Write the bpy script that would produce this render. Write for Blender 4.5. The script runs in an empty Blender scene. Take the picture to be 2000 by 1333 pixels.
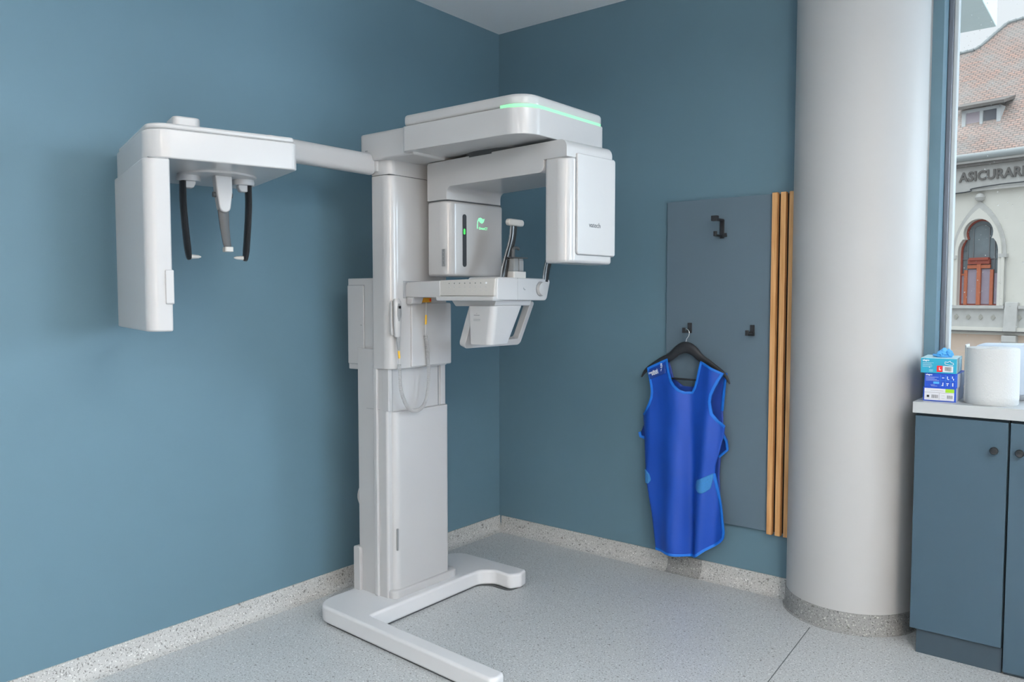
import bpy, bmesh, math, random
from mathutils import Vector, Matrix
random.seed(7)
scn = bpy.context.scene
COL = scn.collection
R = math.radians

# ------------------------------------------------------------------ materials
def new_mat(name):
    m = bpy.data.materials.new(name); m.use_nodes = True
    nt = m.node_tree; nt.nodes.clear()
    out = nt.nodes.new('ShaderNodeOutputMaterial')
    b = nt.nodes.new('ShaderNodeBsdfPrincipled')
    nt.links.new(b.outputs[0], out.inputs[0])
    return m, nt, b

def mat(name, col, rough=0.5, metal=0.0, noise=0.0, nscale=20, bump=0.0, coat=0.0, emit=None, es=0.0, alpha=None, spec=None, trans=0.0, bscale=None):
    m, nt, b = new_mat(name)
    b.inputs['Base Color'].default_value = (*col, 1)
    b.inputs['Roughness'].default_value = rough
    b.inputs['Metallic'].default_value = metal
    b.inputs['Coat Weight'].default_value = coat
    b.inputs['Coat Roughness'].default_value = 0.08
    if spec is not None: b.inputs['Specular IOR Level'].default_value = spec
    if trans: b.inputs['Transmission Weight'].default_value = trans
    if emit:
        b.inputs['Emission Color'].default_value = (*emit, 1)
        b.inputs['Emission Strength'].default_value = es
    tc = nt.nodes.new('ShaderNodeTexCoord')
    n = nt.nodes.new('ShaderNodeTexNoise'); n.inputs['Scale'].default_value = nscale
    n.inputs['Detail'].default_value = 4
    nt.links.new(tc.outputs['Object'], n.inputs['Vector'])
    if noise:
        mx = nt.nodes.new('ShaderNodeMixRGB'); mx.blend_type = 'MIX'
        mx.inputs[1].default_value = (*[c*(1-noise) for c in col], 1)
        mx.inputs[2].default_value = (*[min(1, c*(1+noise)) for c in col], 1)
        nt.links.new(n.outputs['Fac'], mx.inputs[0]); nt.links.new(mx.outputs[0], b.inputs['Base Color'])
    if bump:
        n2 = nt.nodes.new('ShaderNodeTexNoise'); n2.inputs['Scale'].default_value = bscale or nscale
        n2.inputs['Detail'].default_value = 3
        nt.links.new(tc.outputs['Object'], n2.inputs['Vector'])
        bp = nt.nodes.new('ShaderNodeBump'); bp.inputs['Strength'].default_value = bump; bp.inputs['Distance'].default_value = 0.002
        nt.links.new(n2.outputs['Fac'], bp.inputs['Height']); nt.links.new(bp.outputs[0], b.inputs['Normal'])
    return m

def terrazzo(name, base, dark, light, rough, scale=260, amount=0.5):
    m, nt, b = new_mat(name)
    tc = nt.nodes.new('ShaderNodeTexCoord')
    def vor(sc, lo, hi):
        v = nt.nodes.new('ShaderNodeTexNoise'); v.inputs['Scale'].default_value = sc; v.inputs['Detail'].default_value = 2
        nt.links.new(tc.outputs['Object'], v.inputs['Vector'])
        r = nt.nodes.new('ShaderNodeValToRGB'); r.color_ramp.elements[0].position = lo; r.color_ramp.elements[1].position = hi
        nt.links.new(v.outputs['Fac'], r.inputs[0]); return r
    big = nt.nodes.new('ShaderNodeTexNoise'); big.inputs['Scale'].default_value = 3
    nt.links.new(tc.outputs['Object'], big.inputs['Vector'])
    m0 = nt.nodes.new('ShaderNodeMixRGB'); m0.inputs[1].default_value = (*[c*.95 for c in base], 1); m0.inputs[2].default_value = (*[c*1.05 for c in base], 1)
    nt.links.new(big.outputs['Fac'], m0.inputs[0])
    last = m0
    for sc, lo, hi, c in ((scale, .60, .64, dark), (scale*.9, .615, .66, light), (scale*.45, .66, .70, dark)):
        r = vor(sc, lo, hi)
        mu = nt.nodes.new('ShaderNodeMath'); mu.operation = 'MULTIPLY'; mu.inputs[1].default_value = amount
        nt.links.new(r.outputs[0], mu.inputs[0])
        mm = nt.nodes.new('ShaderNodeMixRGB'); mm.inputs[2].default_value = (*c, 1)
        nt.links.new(mu.outputs[0], mm.inputs[0]); nt.links.new(last.outputs[0], mm.inputs[1]); last = mm
    nt.links.new(last.outputs[0], b.inputs['Base Color'])
    b.inputs['Roughness'].default_value = rough
    return m

def wood(name):
    m, nt, b = new_mat(name)
    tc = nt.nodes.new('ShaderNodeTexCoord'); mp = nt.nodes.new('ShaderNodeMapping')
    mp.inputs['Scale'].default_value = (60, 60, 2.5)
    n = nt.nodes.new('ShaderNodeTexNoise'); n.inputs['Scale'].default_value = 2; n.inputs['Detail'].default_value = 6
    r = nt.nodes.new('ShaderNodeValToRGB')
    r.color_ramp.elements[0].position = .3; r.color_ramp.elements[0].color = (.50, .25, .085, 1)
    r.color_ramp.elements[1].position = .7; r.color_ramp.elements[1].color = (.70, .41, .18, 1)
    nt.links.new(tc.outputs['Object'], mp.inputs[0]); nt.links.new(mp.outputs[0], n.inputs['Vector'])
    nt.links.new(n.outputs['Fac'], r.inputs[0]); nt.links.new(r.outputs[0], b.inputs['Base Color'])
    b.inputs['Roughness'].default_value = .5
    return m

def tiles(name, c1, c2, c3, w, h):
    m, nt, b = new_mat(name)
    tc = nt.nodes.new('ShaderNodeTexCoord')
    br = nt.nodes.new('ShaderNodeTexBrick')
    br.inputs['Color1'].default_value = (*c1, 1); br.inputs['Color2'].default_value = (*c2, 1); br.inputs['Mortar'].default_value = (*c3, 1)
    br.inputs['Scale'].default_value = 1; br.inputs['Brick Width'].default_value = w; br.inputs['Row Height'].default_value = h
    br.inputs['Mortar Size'].default_value = h*.16; br.inputs['Mortar Smooth'].default_value = .6
    nt.links.new(tc.outputs['Object'], br.inputs['Vector'])
    n = nt.nodes.new('ShaderNodeTexNoise'); n.inputs['Scale'].default_value = 1.3; n.inputs['Detail'].default_value = 6
    nt.links.new(tc.outputs['Object'], n.inputs['Vector'])
    rr = nt.nodes.new('ShaderNodeValToRGB'); rr.color_ramp.elements[0].position = .42; rr.color_ramp.elements[1].position = .62
    nt.links.new(n.outputs['Fac'], rr.inputs[0])
    mx = nt.nodes.new('ShaderNodeMixRGB'); mx.blend_type = 'MIX'; mx.inputs[2].default_value = (.40, .395, .38, 1)
    mu = nt.nodes.new('ShaderNodeMath'); mu.operation = 'MULTIPLY'; mu.inputs[1].default_value = .62
    nt.links.new(rr.outputs[0], mu.inputs[0]); nt.links.new(mu.outputs[0], mx.inputs[0])
    nt.links.new(br.outputs[0], mx.inputs[1]); nt.links.new(mx.outputs[0], b.inputs['Base Color'])
    bp = nt.nodes.new('ShaderNodeBump'); bp.inputs['Strength'].default_value = .8; bp.inputs['Distance'].default_value = .03; bp.invert = True
    nt.links.new(br.outputs['Fac'], bp.inputs['Height']); nt.links.new(bp.outputs[0], b.inputs['Normal'])
    b.inputs['Roughness'].default_value = .85
    return m

def thin_glass(name):
    m = bpy.data.materials.new(name); m.use_nodes = True; nt = m.node_tree; nt.nodes.clear()
    out = nt.nodes.new('ShaderNodeOutputMaterial'); mix = nt.nodes.new('ShaderNodeMixShader')
    t = nt.nodes.new('ShaderNodeBsdfTransparent'); t.inputs[0].default_value = (.93, .96, .97, 1)
    g = nt.nodes.new('ShaderNodeBsdfGlossy'); g.inputs['Roughness'].default_value = .02
    lw = nt.nodes.new('ShaderNodeLayerWeight'); lw.inputs[0].default_value = .5
    pw = nt.nodes.new('ShaderNodeMath'); pw.operation = 'POWER'; pw.inputs[1].default_value = 5
    f = nt.nodes.new('ShaderNodeMath'); f.operation = 'MULTIPLY_ADD'; f.inputs[1].default_value = .7; f.inputs[2].default_value = .03
    nt.links.new(lw.outputs['Facing'], pw.inputs[0]); nt.links.new(pw.outputs[0], f.inputs[0])
    nt.links.new(f.outputs[0], mix.inputs[0]); nt.links.new(t.outputs[0], mix.inputs[1]); nt.links.new(g.outputs[0], mix.inputs[2])
    nt.links.new(mix.outputs[0], out.inputs[0])
    return m

WALLC = (.106, .190, .246)
M = dict(
    wall=mat('blue_wall_paint', WALLC, .5, noise=.03, nscale=6, bump=.12, bscale=350, spec=.4),
    ceiling=mat('ceiling_paint', (.86, .89, .92), .85, noise=.02, nscale=4, bump=.1, bscale=250),
    pillar=mat('pillar_paint', (.47, .478, .485), .5, noise=.01, nscale=5, bump=.06, bscale=200),
    floor=terrazzo('speckled_vinyl', (.48, .505, .52), (.09, .09, .09), (.86, .87, .86), .38, scale=170, amount=.8),
    skirt=terrazzo('speckled_skirting_vinyl', (.47, .475, .47), (.10, .095, .09), (.82, .82, .80), .45, scale=170, amount=.8),
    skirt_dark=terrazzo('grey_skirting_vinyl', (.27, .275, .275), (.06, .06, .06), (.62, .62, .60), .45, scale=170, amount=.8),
    white=mat('glossy_white_plastic', (.46, .46, .465), .28, coat=.25, noise=.01, nscale=3),
    white2=mat('satin_white_plastic', (.46, .462, .47), .40, coat=.12, noise=.01, nscale=3),
    basewhite=mat('powder_coated_white', (.66, .67, .69), .38, noise=.01, nscale=4),
    offwhite=mat('warm_grey_plastic', (.50, .49, .47), .35),
    seam=mat('seam_shadow_gap', (.10, .11, .12), .8),
    black=mat('black_plastic', (.012, .013, .015), .28, coat=.3),
    blackmat=mat('matt_black_metal', (.012, .014, .018), .55),
    dgrey=mat('dark_grey_rubber', (.06, .065, .07), .5),
    mgrey=mat('mid_grey_plastic', (.22, .23, .24), .45),
    lgrey=mat('light_grey_plastic', (.27, .28, .29), .45),
    chrome=mat('polished_steel', (.8, .82, .84), .12, metal=1),
    yellow=mat('yellow_band', (.80, .48, .04), .5),
    orange=mat('orange_plug', (.62, .30, .02), .5),
    green=mat('green_light_bar', (.12, .5, .22), .4, emit=(.30, 1.0, .42), es=.85),
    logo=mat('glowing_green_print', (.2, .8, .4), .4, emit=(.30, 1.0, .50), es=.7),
    led=mat('green_led', (.05, .5, .08), .4, emit=(.02, .8, .06), es=.5),
    panel=mat('slate_blue_laminate', (.098, .145, .185), .48, noise=.02, nscale=3, spec=.35),
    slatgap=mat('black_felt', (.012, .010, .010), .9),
    wood=wood('oak_slat'),
    cabinet=mat('slate_cabinet_laminate', (.040, .078, .112), .42, noise=.02, nscale=3, bump=.1, bscale=500),
    cabdark=mat('cabinet_plinth_laminate', (.030, .052, .072), .5),
    worktop=mat('white_worktop', (.50, .53, .55), .3, noise=.015, nscale=15),
    apron=mat('royal_blue_apron', (.005, .058, .38), .50, bump=.15, bscale=900, spec=.4),
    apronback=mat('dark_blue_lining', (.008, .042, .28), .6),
    trim=mat('bright_blue_binding', (.003, .15, .62), .55, bump=.2, bscale=800),
    velcro=mat('light_blue_fastener', (.035, .20, .50), .85, noise=.35, nscale=250, bump=.5, bscale=400),
    navy=mat('navy_label', (.01, .045, .26), .5),
    whiteprint=mat('white_print', (.75, .78, .82), .6),
    darkprint=mat('dark_grey_print', (.10, .11, .12), .6),
    greyprint=mat('pale_grey_print', (.42, .43, .44), .6),
    paper=mat('paper_towel', (.60, .63, .645), .9, bump=.9, bscale=220),
    hole=mat('cardboard_core', (.42, .36, .30), .9),
    teal=mat('teal_card', (.015, .33, .50), .45),
    tealtop=mat('pale_teal_card', (.52, .76, .83), .5),
    royal=mat('royal_blue_card', (.008, .065, .48), .45),
    palecard=mat('pale_blue_card', (.62, .69, .84), .5),
    red=mat('red_print', (.80, .01, .015), .5),
    lime=mat('lime_print', (.34, .66, .02), .5),
    cyan=mat('light_blue_print', (.08, .42, .82), .5),
    boxwhite=mat('white_label_card', (.74, .76, .82), .5),
    glove=mat('blue_nitrile', (.10, .42, .82), .5),
    case=mat('pale_blue_case', (.60, .72, .86), .4),
    frame=mat('grey_window_frame', (.16, .18, .22), .35, metal=.4),
    framelt=mat('pale_window_seal', (.56, .62, .65), .4),
    glass=thin_glass('window_glass'),
    plaster=mat('cream_plaster', (.74, .73, .67), .9, noise=.06, nscale=2.5, bump=.3, bscale=30),
    stone=mat('grey_cast_stone', (.55, .55, .53), .9, noise=.18, nscale=5, bump=.4, bscale=30),
    beige=mat('beige_render', (.66, .53, .43), .9, noise=.10, nscale=4),
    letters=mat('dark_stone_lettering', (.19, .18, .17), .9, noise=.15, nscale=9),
    roof=tiles('weathered_roof_tiles', (.56, .36, .29), (.42, .34, .30), (.24, .21, .20), .17, .085),
    redwood=mat('red_painted_timber', (.36, .085, .055), .7, noise=.15, nscale=12),
    orangewood=mat('orange_painted_timber', (.52, .16, .08), .7, noise=.15, nscale=12),
    pane=mat('grey_leaded_pane', (.20, .24, .26), .25, noise=.25, nscale=3),
    lilac=mat('lilac_curtain_pane', (.36, .31, .38), .4, noise=.15, nscale=4),
    darkpane=mat('dark_blue_pane', (.015, .035, .07), .2),
    zinc=mat('zinc_gutter', (.36, .40, .41), .5, noise=.12, nscale=8),
    canopy=mat('pale_green_render', (.62, .69, .67), .9, noise=.06, nscale=6, bump=.5, bscale=25),
    street=mat('pale_paving', (.34, .33, .32), .9),
    drop=mat('water_drop', (.92, .95, .97), .05, trans=1.0),
    steel=mat('brushed_steel', (.5, .52, .55), .3, metal=1),
)

# ------------------------------------------------------------------ helpers
def finish(name, me, m, parent=None, bevel=0, seg=3, smooth=True, ang=35):
    if isinstance(m, (list, tuple)):
        for x in m: me.materials.append(M[x])
    else: me.materials.append(M[m])
    if smooth:
        for p in me.polygons: p.use_smooth = True
        me.set_sharp_from_angle(angle=R(ang))
    o = bpy.data.objects.new(name, me); COL.objects.link(o)
    if parent is not None: o.parent = parent
    if bevel:
        b = o.modifiers.new('bevel', 'BEVEL'); b.width = bevel; b.segments = seg; b.limit_method = 'ANGLE'; b.angle_limit = R(38)
        b.harden_normals = False
        w = o.modifiers.new('wn', 'WEIGHTED_NORMAL'); w.keep_sharp = False
        if smooth:
            me.set_sharp_from_angle(angle=R(180))
    return o

def rp(pts, n=6):
    """polygon with rounded corners; pts = (x, y[, r])"""
    out = []; N = len(pts)
    for i, p in enumerate(pts):
        r = p[2] if len(p) > 2 else 0
        c = Vector(p[:2])
        if r <= 0: out.append(c); continue
        a = Vector(pts[i-1][:2]) - c; b = Vector(pts[(i+1) % N][:2]) - c
        la, lb = a.length, b.length; a.normalize(); b.normalize()
        th = a.angle(b)
        t = r/math.tan(th/2); t = min(t, la*.49, lb*.49); r = t*math.tan(th/2)
        bis = (a+b).normalized(); ctr = c + bis*(r/math.sin(th/2))
        s = c+a*t - ctr; e = c+b*t - ctr
        a0 = math.atan2(s.y, s.x); a1 = math.atan2(e.y, e.x); d = a1-a0
        while d > math.pi: d -= 2*math.pi
        while d < -math.pi: d += 2*math.pi
        for k in range(n+1):
            aa = a0 + d*k/n; out.append(ctr + Vector((math.cos(aa), math.sin(aa)))*r)
    return out

def rrect(x0, x1, y0, y1, r, n=6):
    if not isinstance(r, (list, tuple)): r = (r,)*4
    return rp([(x0, y0, r[0]), (x1, y0, r[1]), (x1, y1, r[2]), (x0, y1, r[3])], n)

def axmap(ax):
    return {'z': lambda u, v, w: Vector((u, v, w)), 'y': lambda u, v, w: Vector((u, w, v)), 'x': lambda u, v, w: Vector((w, u, v))}[ax]

def add_prism(bm, poly, lo, hi, ax='z', T=None, top=None):
    f = axmap(ax); top = top or poly
    a = [bm.verts.new(f(p[0], p[1], lo)) for p in poly]
    b = [bm.verts.new(f(p[0], p[1], hi)) for p in top]
    n = len(a)
    bm.faces.new(a); bm.faces.new(b[::-1])
    for i in range(n): bm.faces.new((a[i], b[i], b[(i+1) % n], a[(i+1) % n]))
    if T is not None:
        for v in a+b: v.co = T @ v.co
    return a+b

def mesh_from(bm):
    bmesh.ops.recalc_face_normals(bm, faces=bm.faces)
    me = bpy.data.meshes.new('m'); bm.to_mesh(me); bm.free(); return me

def prism(name, poly, lo, hi, m, parent=None, ax='z', T=None, bevel=0, seg=3, top=None, ang=35):
    bm = bmesh.new(); add_prism(bm, poly, lo, hi, ax, T, top)
    return finish(name, mesh_from(bm), m, parent, bevel, seg, ang=ang)

def box(name, x0, x1, y0, y1, z0, z1, m, parent=None, bevel=0, seg=3, T=None):
    return prism(name, [(x0, y0), (x1, y0), (x1, y1), (x0, y1)], z0, z1, m, parent, 'z', T, bevel, seg)

def boxes(name, lst, m, parent=None, bevel=0, T=None):
    bm = bmesh.new()
    for x0, x1, y0, y1, z0, z1 in lst: add_prism(bm, [(x0, y0), (x1, y0), (x1, y1), (x0, y1)], z0, z1, 'z', T)
    return finish(name, mesh_from(bm), m, parent, bevel)

def spline(pts, n=8):
    P = [Vector(p) for p in pts]; out = []
    for i in range(len(P)-1):
        p0 = P[max(i-1, 0)]; p1 = P[i]; p2 = P[i+1]; p3 = P[min(i+2, len(P)-1)]
        for k in range(n):
            t = k/n
            out.append(.5*((2*p1)+(p2-p0)*t+(2*p0-5*p1+4*p2-p3)*t*t+(3*p1-p0-3*p2+p3)*t**3))
    out.append(P[-1]); return out

def add_tube(bm, pts, rad, ns=10, ell=None, up=None, T=None, cap=True):
    """rad: float or list; ell: (wide, thin) factors; up: reference vector for the wide axis"""
    P = [Vector(p) for p in pts]; n = len(P)
    rad = rad if isinstance(rad, (list, tuple)) else [rad]*n
    ref = Vector(up) if up else None; rings = []; prev = None
    for i in range(n):
        t = (P[min(i+1, n-1)]-P[max(i-1, 0)]).normalized()
        if ref is not None: u = (ref - t*ref.dot(t)).normalized()
        elif prev is None:
            u = t.orthogonal().normalized()
        else: u = (prev - t*prev.dot(t)).normalized()
        prev = u; v = t.cross(u)
        ew, et = ell or (1, 1)
        ring = []
        for k in range(ns):
            a = 2*math.pi*k/ns
            q = P[i] + (u*math.cos(a)*ew + v*math.sin(a)*et)*rad[i]
            if T is not None: q = T @ q
            ring.append(bm.verts.new(q))
        rings.append(ring)
    for i in range(n-1):
        for k in range(ns):
            bm.faces.new((rings[i][k], rings[i][(k+1) % ns], rings[i+1][(k+1) % ns], rings[i+1][k]))
    if cap: bm.faces.new(rings[0][::-1]); bm.faces.new(rings[-1])

def tube(name, pts, rad, m, parent=None, ns=10, ell=None, up=None, T=None):
    bm = bmesh.new(); add_tube(bm, pts, rad, ns, ell, up, T)
    return finish(name, mesh_from(bm), m, parent, ang=50)

def lathe(name, prof, m, parent=None, c=(0, 0, 0), ns=32, ax='z', T=None, ang=35):
    bm = bmesh.new(); rings = []
    c = Vector(c)
    for r, h in prof:
        ring = []
        for k in range(ns):
            a = 2*math.pi*k/ns
            x, y = r*math.cos(a), r*math.sin(a)
            v = {'z': Vector((x, y, h)), 'y': Vector((x, h, y)), 'x': Vector((h, x, y))}[ax] + c
            if T is not None: v = T @ v
            ring.append(bm.verts.new(v))
        rings.append(ring)
    for i in range(len(rings)-1):
        for k in range(ns):
            bm.faces.new((rings[i][k], rings[i][(k+1) % ns], rings[i+1][(k+1) % ns], rings[i+1][k]))
    bm.faces.new(rings[0][::-1]); bm.faces.new(rings[-1])
    return finish(name, mesh_from(bm), m, parent, ang=ang)

def plate(name, outer, holes, lo, hi, m, parent=None, ax='y', bevel=0, T=None):
    """plate with holes, extruded along ax"""
    f = axmap(ax); bm = bmesh.new()
    for loop in [outer]+holes:
        vs = [bm.verts.new(f(p[0], p[1], lo)) for p in loop]
        for i in range(len(vs)): bm.edges.new((vs[i], vs[(i+1) % len(vs)]))
    bmesh.ops.triangle_fill(bm, use_beauty=True, use_dissolve=False, edges=bm.edges[:])
    r = bmesh.ops.extrude_face_region(bm, geom=bm.faces[:])
    d = f(0, 0, hi-lo)
    bmesh.ops.translate(bm, verts=[v for v in r['geom'] if isinstance(v, bmesh.types.BMVert)], vec=d)
    if T is not None:
        for v in bm.verts: v.co = T @ v.co
    return finish(name, mesh_from(bm), m, parent, bevel)

def text(name, s, size, m, parent=None, T=None, depth=.0006, bold=0.0, align='LEFT', space=1.0, xs=1.0):
    """text lies in local XZ plane facing -Y before T"""
    cu = bpy.data.curves.new('t', 'FONT'); cu.body = s; cu.size = size; cu.extrude = depth; cu.offset = bold
    cu.align_x = align; cu.space_character = space; cu.resolution_u = 3
    to = bpy.data.objects.new('t', cu); COL.objects.link(to)
    dg = bpy.context.evaluated_depsgraph_get()
    me = bpy.data.meshes.new_from_object(to.evaluated_get(dg)); bpy.data.objects.remove(to)
    A = Matrix.Rotation(R(90), 4, 'X') @ Matrix.Diagonal((xs, 1, 1, 1))
    me.transform((T or Matrix.Identity(4)) @ A)
    me.materials.clear()
    return finish(name, me, m, parent, smooth=False)

def tag(o, label=None, cat=None, group=None, kind=None):
    if label: o['label'] = label
    if cat: o['category'] = cat
    if group: o['group'] = group
    if kind: o['kind'] = kind
    return o

def thing(name, label, cat, loc=(0, 0, 0), rz=0, group=None):
    o = bpy.data.objects.new(name, None); COL.objects.link(o)
    o.location = loc; o.rotation_euler = (0, 0, rz); o.empty_display_size = .1
    return tag(o, label, cat, group)

def rebase(root):
    """children were built in world coordinates: shift meshes so that they keep place under root (translation only)"""
    v = Vector(root.location)
    def go(o):
        for c in o.children:
            if c.type == 'MESH' and not c.get('done'):
                c.data.transform(Matrix.Translation(-v)); c['done'] = 1
            go(c)
    go(root)
    def clean(o):
        for c in o.children:
            if 'done' in c: del c['done']
            clean(c)
    clean(root)

def struct(o): o['kind'] = 'structure'; return o
def face_T(loc, yaw=0, tilt=0):
    """frame for text: local -Y is the outward normal"""
    return Matrix.Translation(loc) @ Matrix.Rotation(yaw, 4, 'Z') @ Matrix.Rotation(tilt, 4, 'X')

# ------------------------------------------------------------------ the room
H = 2.755; RX = 8.0; RY = -6.6
struct(box('floor', -.15, RX+.15, RY-.15, .45, -.15, 0, 'floor'))
struct(box('ceiling', -.15, RX+.15, RY-.15, .45, H, H+.15, 'ceiling'))
struct(box('wall_left', -.15, 0, RY, .0, 0, H, 'wall'))
WX0 = 2.185; WZ0 = .934; WZ1 = 2.66; WX1 = 4.3
struct(boxes('wall_back', [(-.15, WX0, 0, .28, 0, H), (WX0, RX+.15, 0, .28, 0, WZ0-.045), (WX0, WX1, 0, .28, WZ1, H), (WX1, RX+.15, 0, .28, WZ0-.045, H)], 'wall'))
struct(boxes('wall_right', [(RX, RX+.15, RY, -2.35, 0, H), (RX, RX+.15, -2.35, -.75, 0, .95), (RX, RX+.15, -2.35, -.75, 2.55, H), (RX, RX+.15, -.75, 0, 0, H)], 'wall'))
struct(box('added_shading_stub', 4.55, 4.70, -.95, 0, 0, H, 'wall'))  # added unseen wall piece, keeps right-hand light off the pillar
struct(box('wall_front', -.15, RX+.15, RY-.15, RY, 0, H, 'wall'))
# coved vinyl skirting
prof = [(0, .0), (.045, .0), (.030, .004), (.018, .012), (.011, .025), (.008, .040), (.006, .081), (0, .081)]
bl = prism('baseboard_left', [(p[0], p[1]) for p in prof], RY, 0.0, 'skirt', ax='y', T=Matrix.Identity(4)); struct(bl)
for v in bl.data.vertices: pass
bb = prism('baseboard_back', [(-p[0], p[1]) for p in prof], 0.02, 1.66, 'skirt', ax='x'); struct(bb)
seg = prism('skirting_apron_shade', [(-p[0]-.0012, p[1]+.0005) for p in prof], 1.06, 1.235, 'skirt_dark', bb, ax='x')  # darker overlay on the skirting, painting in shade below the apron
tag(seg, 'darker grey strip for the apron shade on the skirting')
# floor seam
bm = bmesh.new()
a = Vector((1.817, -.262, 0)); b2 = Vector((1.92, -1.9, 0)); mid = [a, Vector((1.851, -.806, 0)), b2]
for i in range(2):
    p, q = mid[i], mid[i+1]; w = Vector((.0016, 0, 0))
    vs = [bm.verts.new(p-w), bm.verts.new(p+w), bm.verts.new(q+w), bm.verts.new(q-w)]
    add = [bm.verts.new(v.co+Vector((0, 0, .0004))) for v in vs]
    bm.faces.new(add)
    for k in range(4): bm.faces.new((vs[k], vs[(k+1) % 4], add[(k+1) % 4], add[k]))
struct(finish('trim_1', mesh_from(bm), 'seam', smooth=False))
# round pillar
PC = (1.892, .02)
bm = bmesh.new()
o = lathe('wall_pillar', [(.255, .082), (.255, H)], 'pillar', c=(*PC, 0), ns=96); struct(o)
o = lathe('baseboard_pillar', [(.268, 0), (.261, .004), (.2597, .03), (.2587, .082)], 'skirt_dark', c=(*PC, 0), ns=96); struct(o)
# window 1 (street window behind the cabinets)
win = thing('window_1', 'street window with grey frame beside the round pillar', 'window'); struct(win)
del win['category']; del win['label']
boxes('window_frame', [(WX0, WX0+.018, .085, .15, WZ0, WZ1), (WX0, WX1, .085, .15, WZ0, WZ0+.023), (WX0, WX1, .085, .15, WZ1-.03, WZ1), (WX1-.03, WX1, .085, .15, WZ0, WZ1), (3.40, 3.45, .085, .15, WZ0, WZ1)], 'frame', win, .003)
boxes('window_seal', [(WX0+.018, WX0+.032, .098, .14, WZ0+.023, WZ1-.03)], 'framelt', win, .002)
box('glass_pane', WX0+.02, WX1-.03, .118, .122, WZ0+.02, WZ1-.03, 'glass', win)
# added window in the right wall, outside the frame, for extra daylight
w2 = thing('added_window', 'w', 'w'); struct(w2); del w2['category']; del w2['label']
boxes('window_frame', [(RX+.05, RX+.11, -2.35, -2.30, .95, 2.55), (RX+.05, RX+.11, -.80, -.75, .95, 2.55), (RX+.05, RX+.11, -2.35, -.75, .95, 1.0), (RX+.05, RX+.11, -2.35, -.75, 2.5, 2.55)], 'frame', w2, .003)

# rain on the street window
bm = bmesh.new()
for i in range(520):
    x = random.uniform(WX0+.045, 2.62); z = random.uniform(WZ0+.05, 2.5)
    r = random.choice([.0007, .001, .001, .0014, .0019])
    bmesh.ops.create_icosphere(bm, subdivisions=1, radius=r, matrix=Matrix.Translation((x, .1225, z)) @ Matrix.Diagonal((1, .5, random.uniform(1, 1.5), 1)))
o = finish('raindrops', mesh_from(bm), 'drop'); tag(o, 'fine raindrops scattered over the outside of the window pane', 'raindrops', kind='stuff')

# ------------------------------------------------------------------ x-ray machine
mx = thing('dental_xray_machine', 'tall white panoramic dental x-ray machine standing by the blue wall', 'x-ray machine', (.34, -1.07, 0))
# base
base_poly = rp([(.215, -1.445, .085), (1.21, -1.497, .03), (1.20, -1.428, .02), (.495, -1.392, .012), (.495, -.745, .05), (.545, -.70, .05), (.64, -.705, .03), (.668, -.655, .03), (.655, -.600, .02), (.215, -.60, .09)], 8)
base = prism('base_stand', base_poly, .006, .074, 'basewhite', mx, bevel=.017, seg=5)
prism('rubber_foot', rp([(.225, -1.435, .08), (1.20, -1.487, .03), (1.19, -1.438, .02), (.485, -1.40, .012), (.485, -.74, .05), (.54, -.71, .05), (.64, -.71, .03), (.655, -.61, .02), (.225, -.61, .08)], 6), 0, .006, 'dgrey', base)
# lower column
lc = prism('lower_column', rrect(.245, .425, -1.232, -.895, (.004, .012, .012, .004)), .07, 1.10, 'white2', mx, bevel=.003)
for b_ in [(.40, .436, -1.234, -1.212, .85, 1.05), (.42, .432, -.925, -.895, .845, 1.05)]: box('column_rail', *b_, 'white2', lc, .003)
for b_ in [(.424, .4265, -1.207, -1.203, .848, 1.05), (.424, .4265, -.936, -.932, .845, 1.05), (.300, .384, -1.2330, -1.2315, .852, .8535)]: box('column_groove', *b_, 'mgrey', lc)
prism('column_cover', rrect(.375, .444, -1.212, -.885, (.004, .035, .02, .004), 8), .085, .845, 'white2', mx, bevel=.005)
box('edge_strip', .352, .372, -1.242, -1.21, .074, 1.05, 'white2', mx, .003)
prism('column_skirt', rrect(.38, .458, -1.228, -.845, (.01, .03, .03, .01), 6), .07, .105, 'white2', mx, bevel=.006, seg=4)
prism('side_skirt', rp([(.222, .072), (.262, .072), (.262, .26, .012), (.222, .26, .01)]), -1.245, -1.10, 'white2', mx, ax='y', bevel=.003)
box('vent_plate', .4395, .4455, -1.1995, -1.1925, .27, .36, 'mgrey', mx)
# cable loop behind
tube('power_cable', spline([(.235, -1.19, .52), (.222, -1.205, .50), (.216, -1.21, .46), (.224, -1.20, .42), (.240, -1.19, .40)]), .004, 'white2', mx)
# carriage (moving upper column)
ca = prism('column_carriage', rrect(.355, .462, -1.243, -.908, (.006, .045, .02, .006), 10), 1.022, 1.80, 'white', mx, bevel=.003)
prism('column_head', rrect(.355, .462, -1.243, -.908, (.006, .045, .02, .006), 10), 1.8015, 1.875, 'white', mx, bevel=.001)
boxes('carriage_seam', [(.358, .459, -1.2385, -.912, 1.7995, 1.802)], 'seam', ca)
# widened panel under console on front
prism('carriage_front_cover', rrect(-1.135, -.899, 1.027, 1.29, (.004, .006, .01, .01), 4), .455, .472, 'white2', ca, ax='x', bevel=.004)
# electronics box behind
eb = prism('electronics_box', rrect(.178, .356, -1.222, -.93, (.004, .012, .004, .004)), 1.01, 1.392, 'white', mx, bevel=.003)
prism('access_panel', rp([(.180, 1.034, .003), (.281, 1.034, .006), (.279, 1.362, .006), (.180, 1.362, .003)]), -1.2265, -1.221, 'white2', eb, ax='y', bevel=.0015)
boxes('panel_gap', [(.179, .2835, -1.2225, -1.2205, 1.0315, 1.3645)], 'lgrey', eb)
box('panel_latch', .262, .270, -1.228, -1.2255, 1.196, 1.199, 'mgrey', eb)
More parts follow.
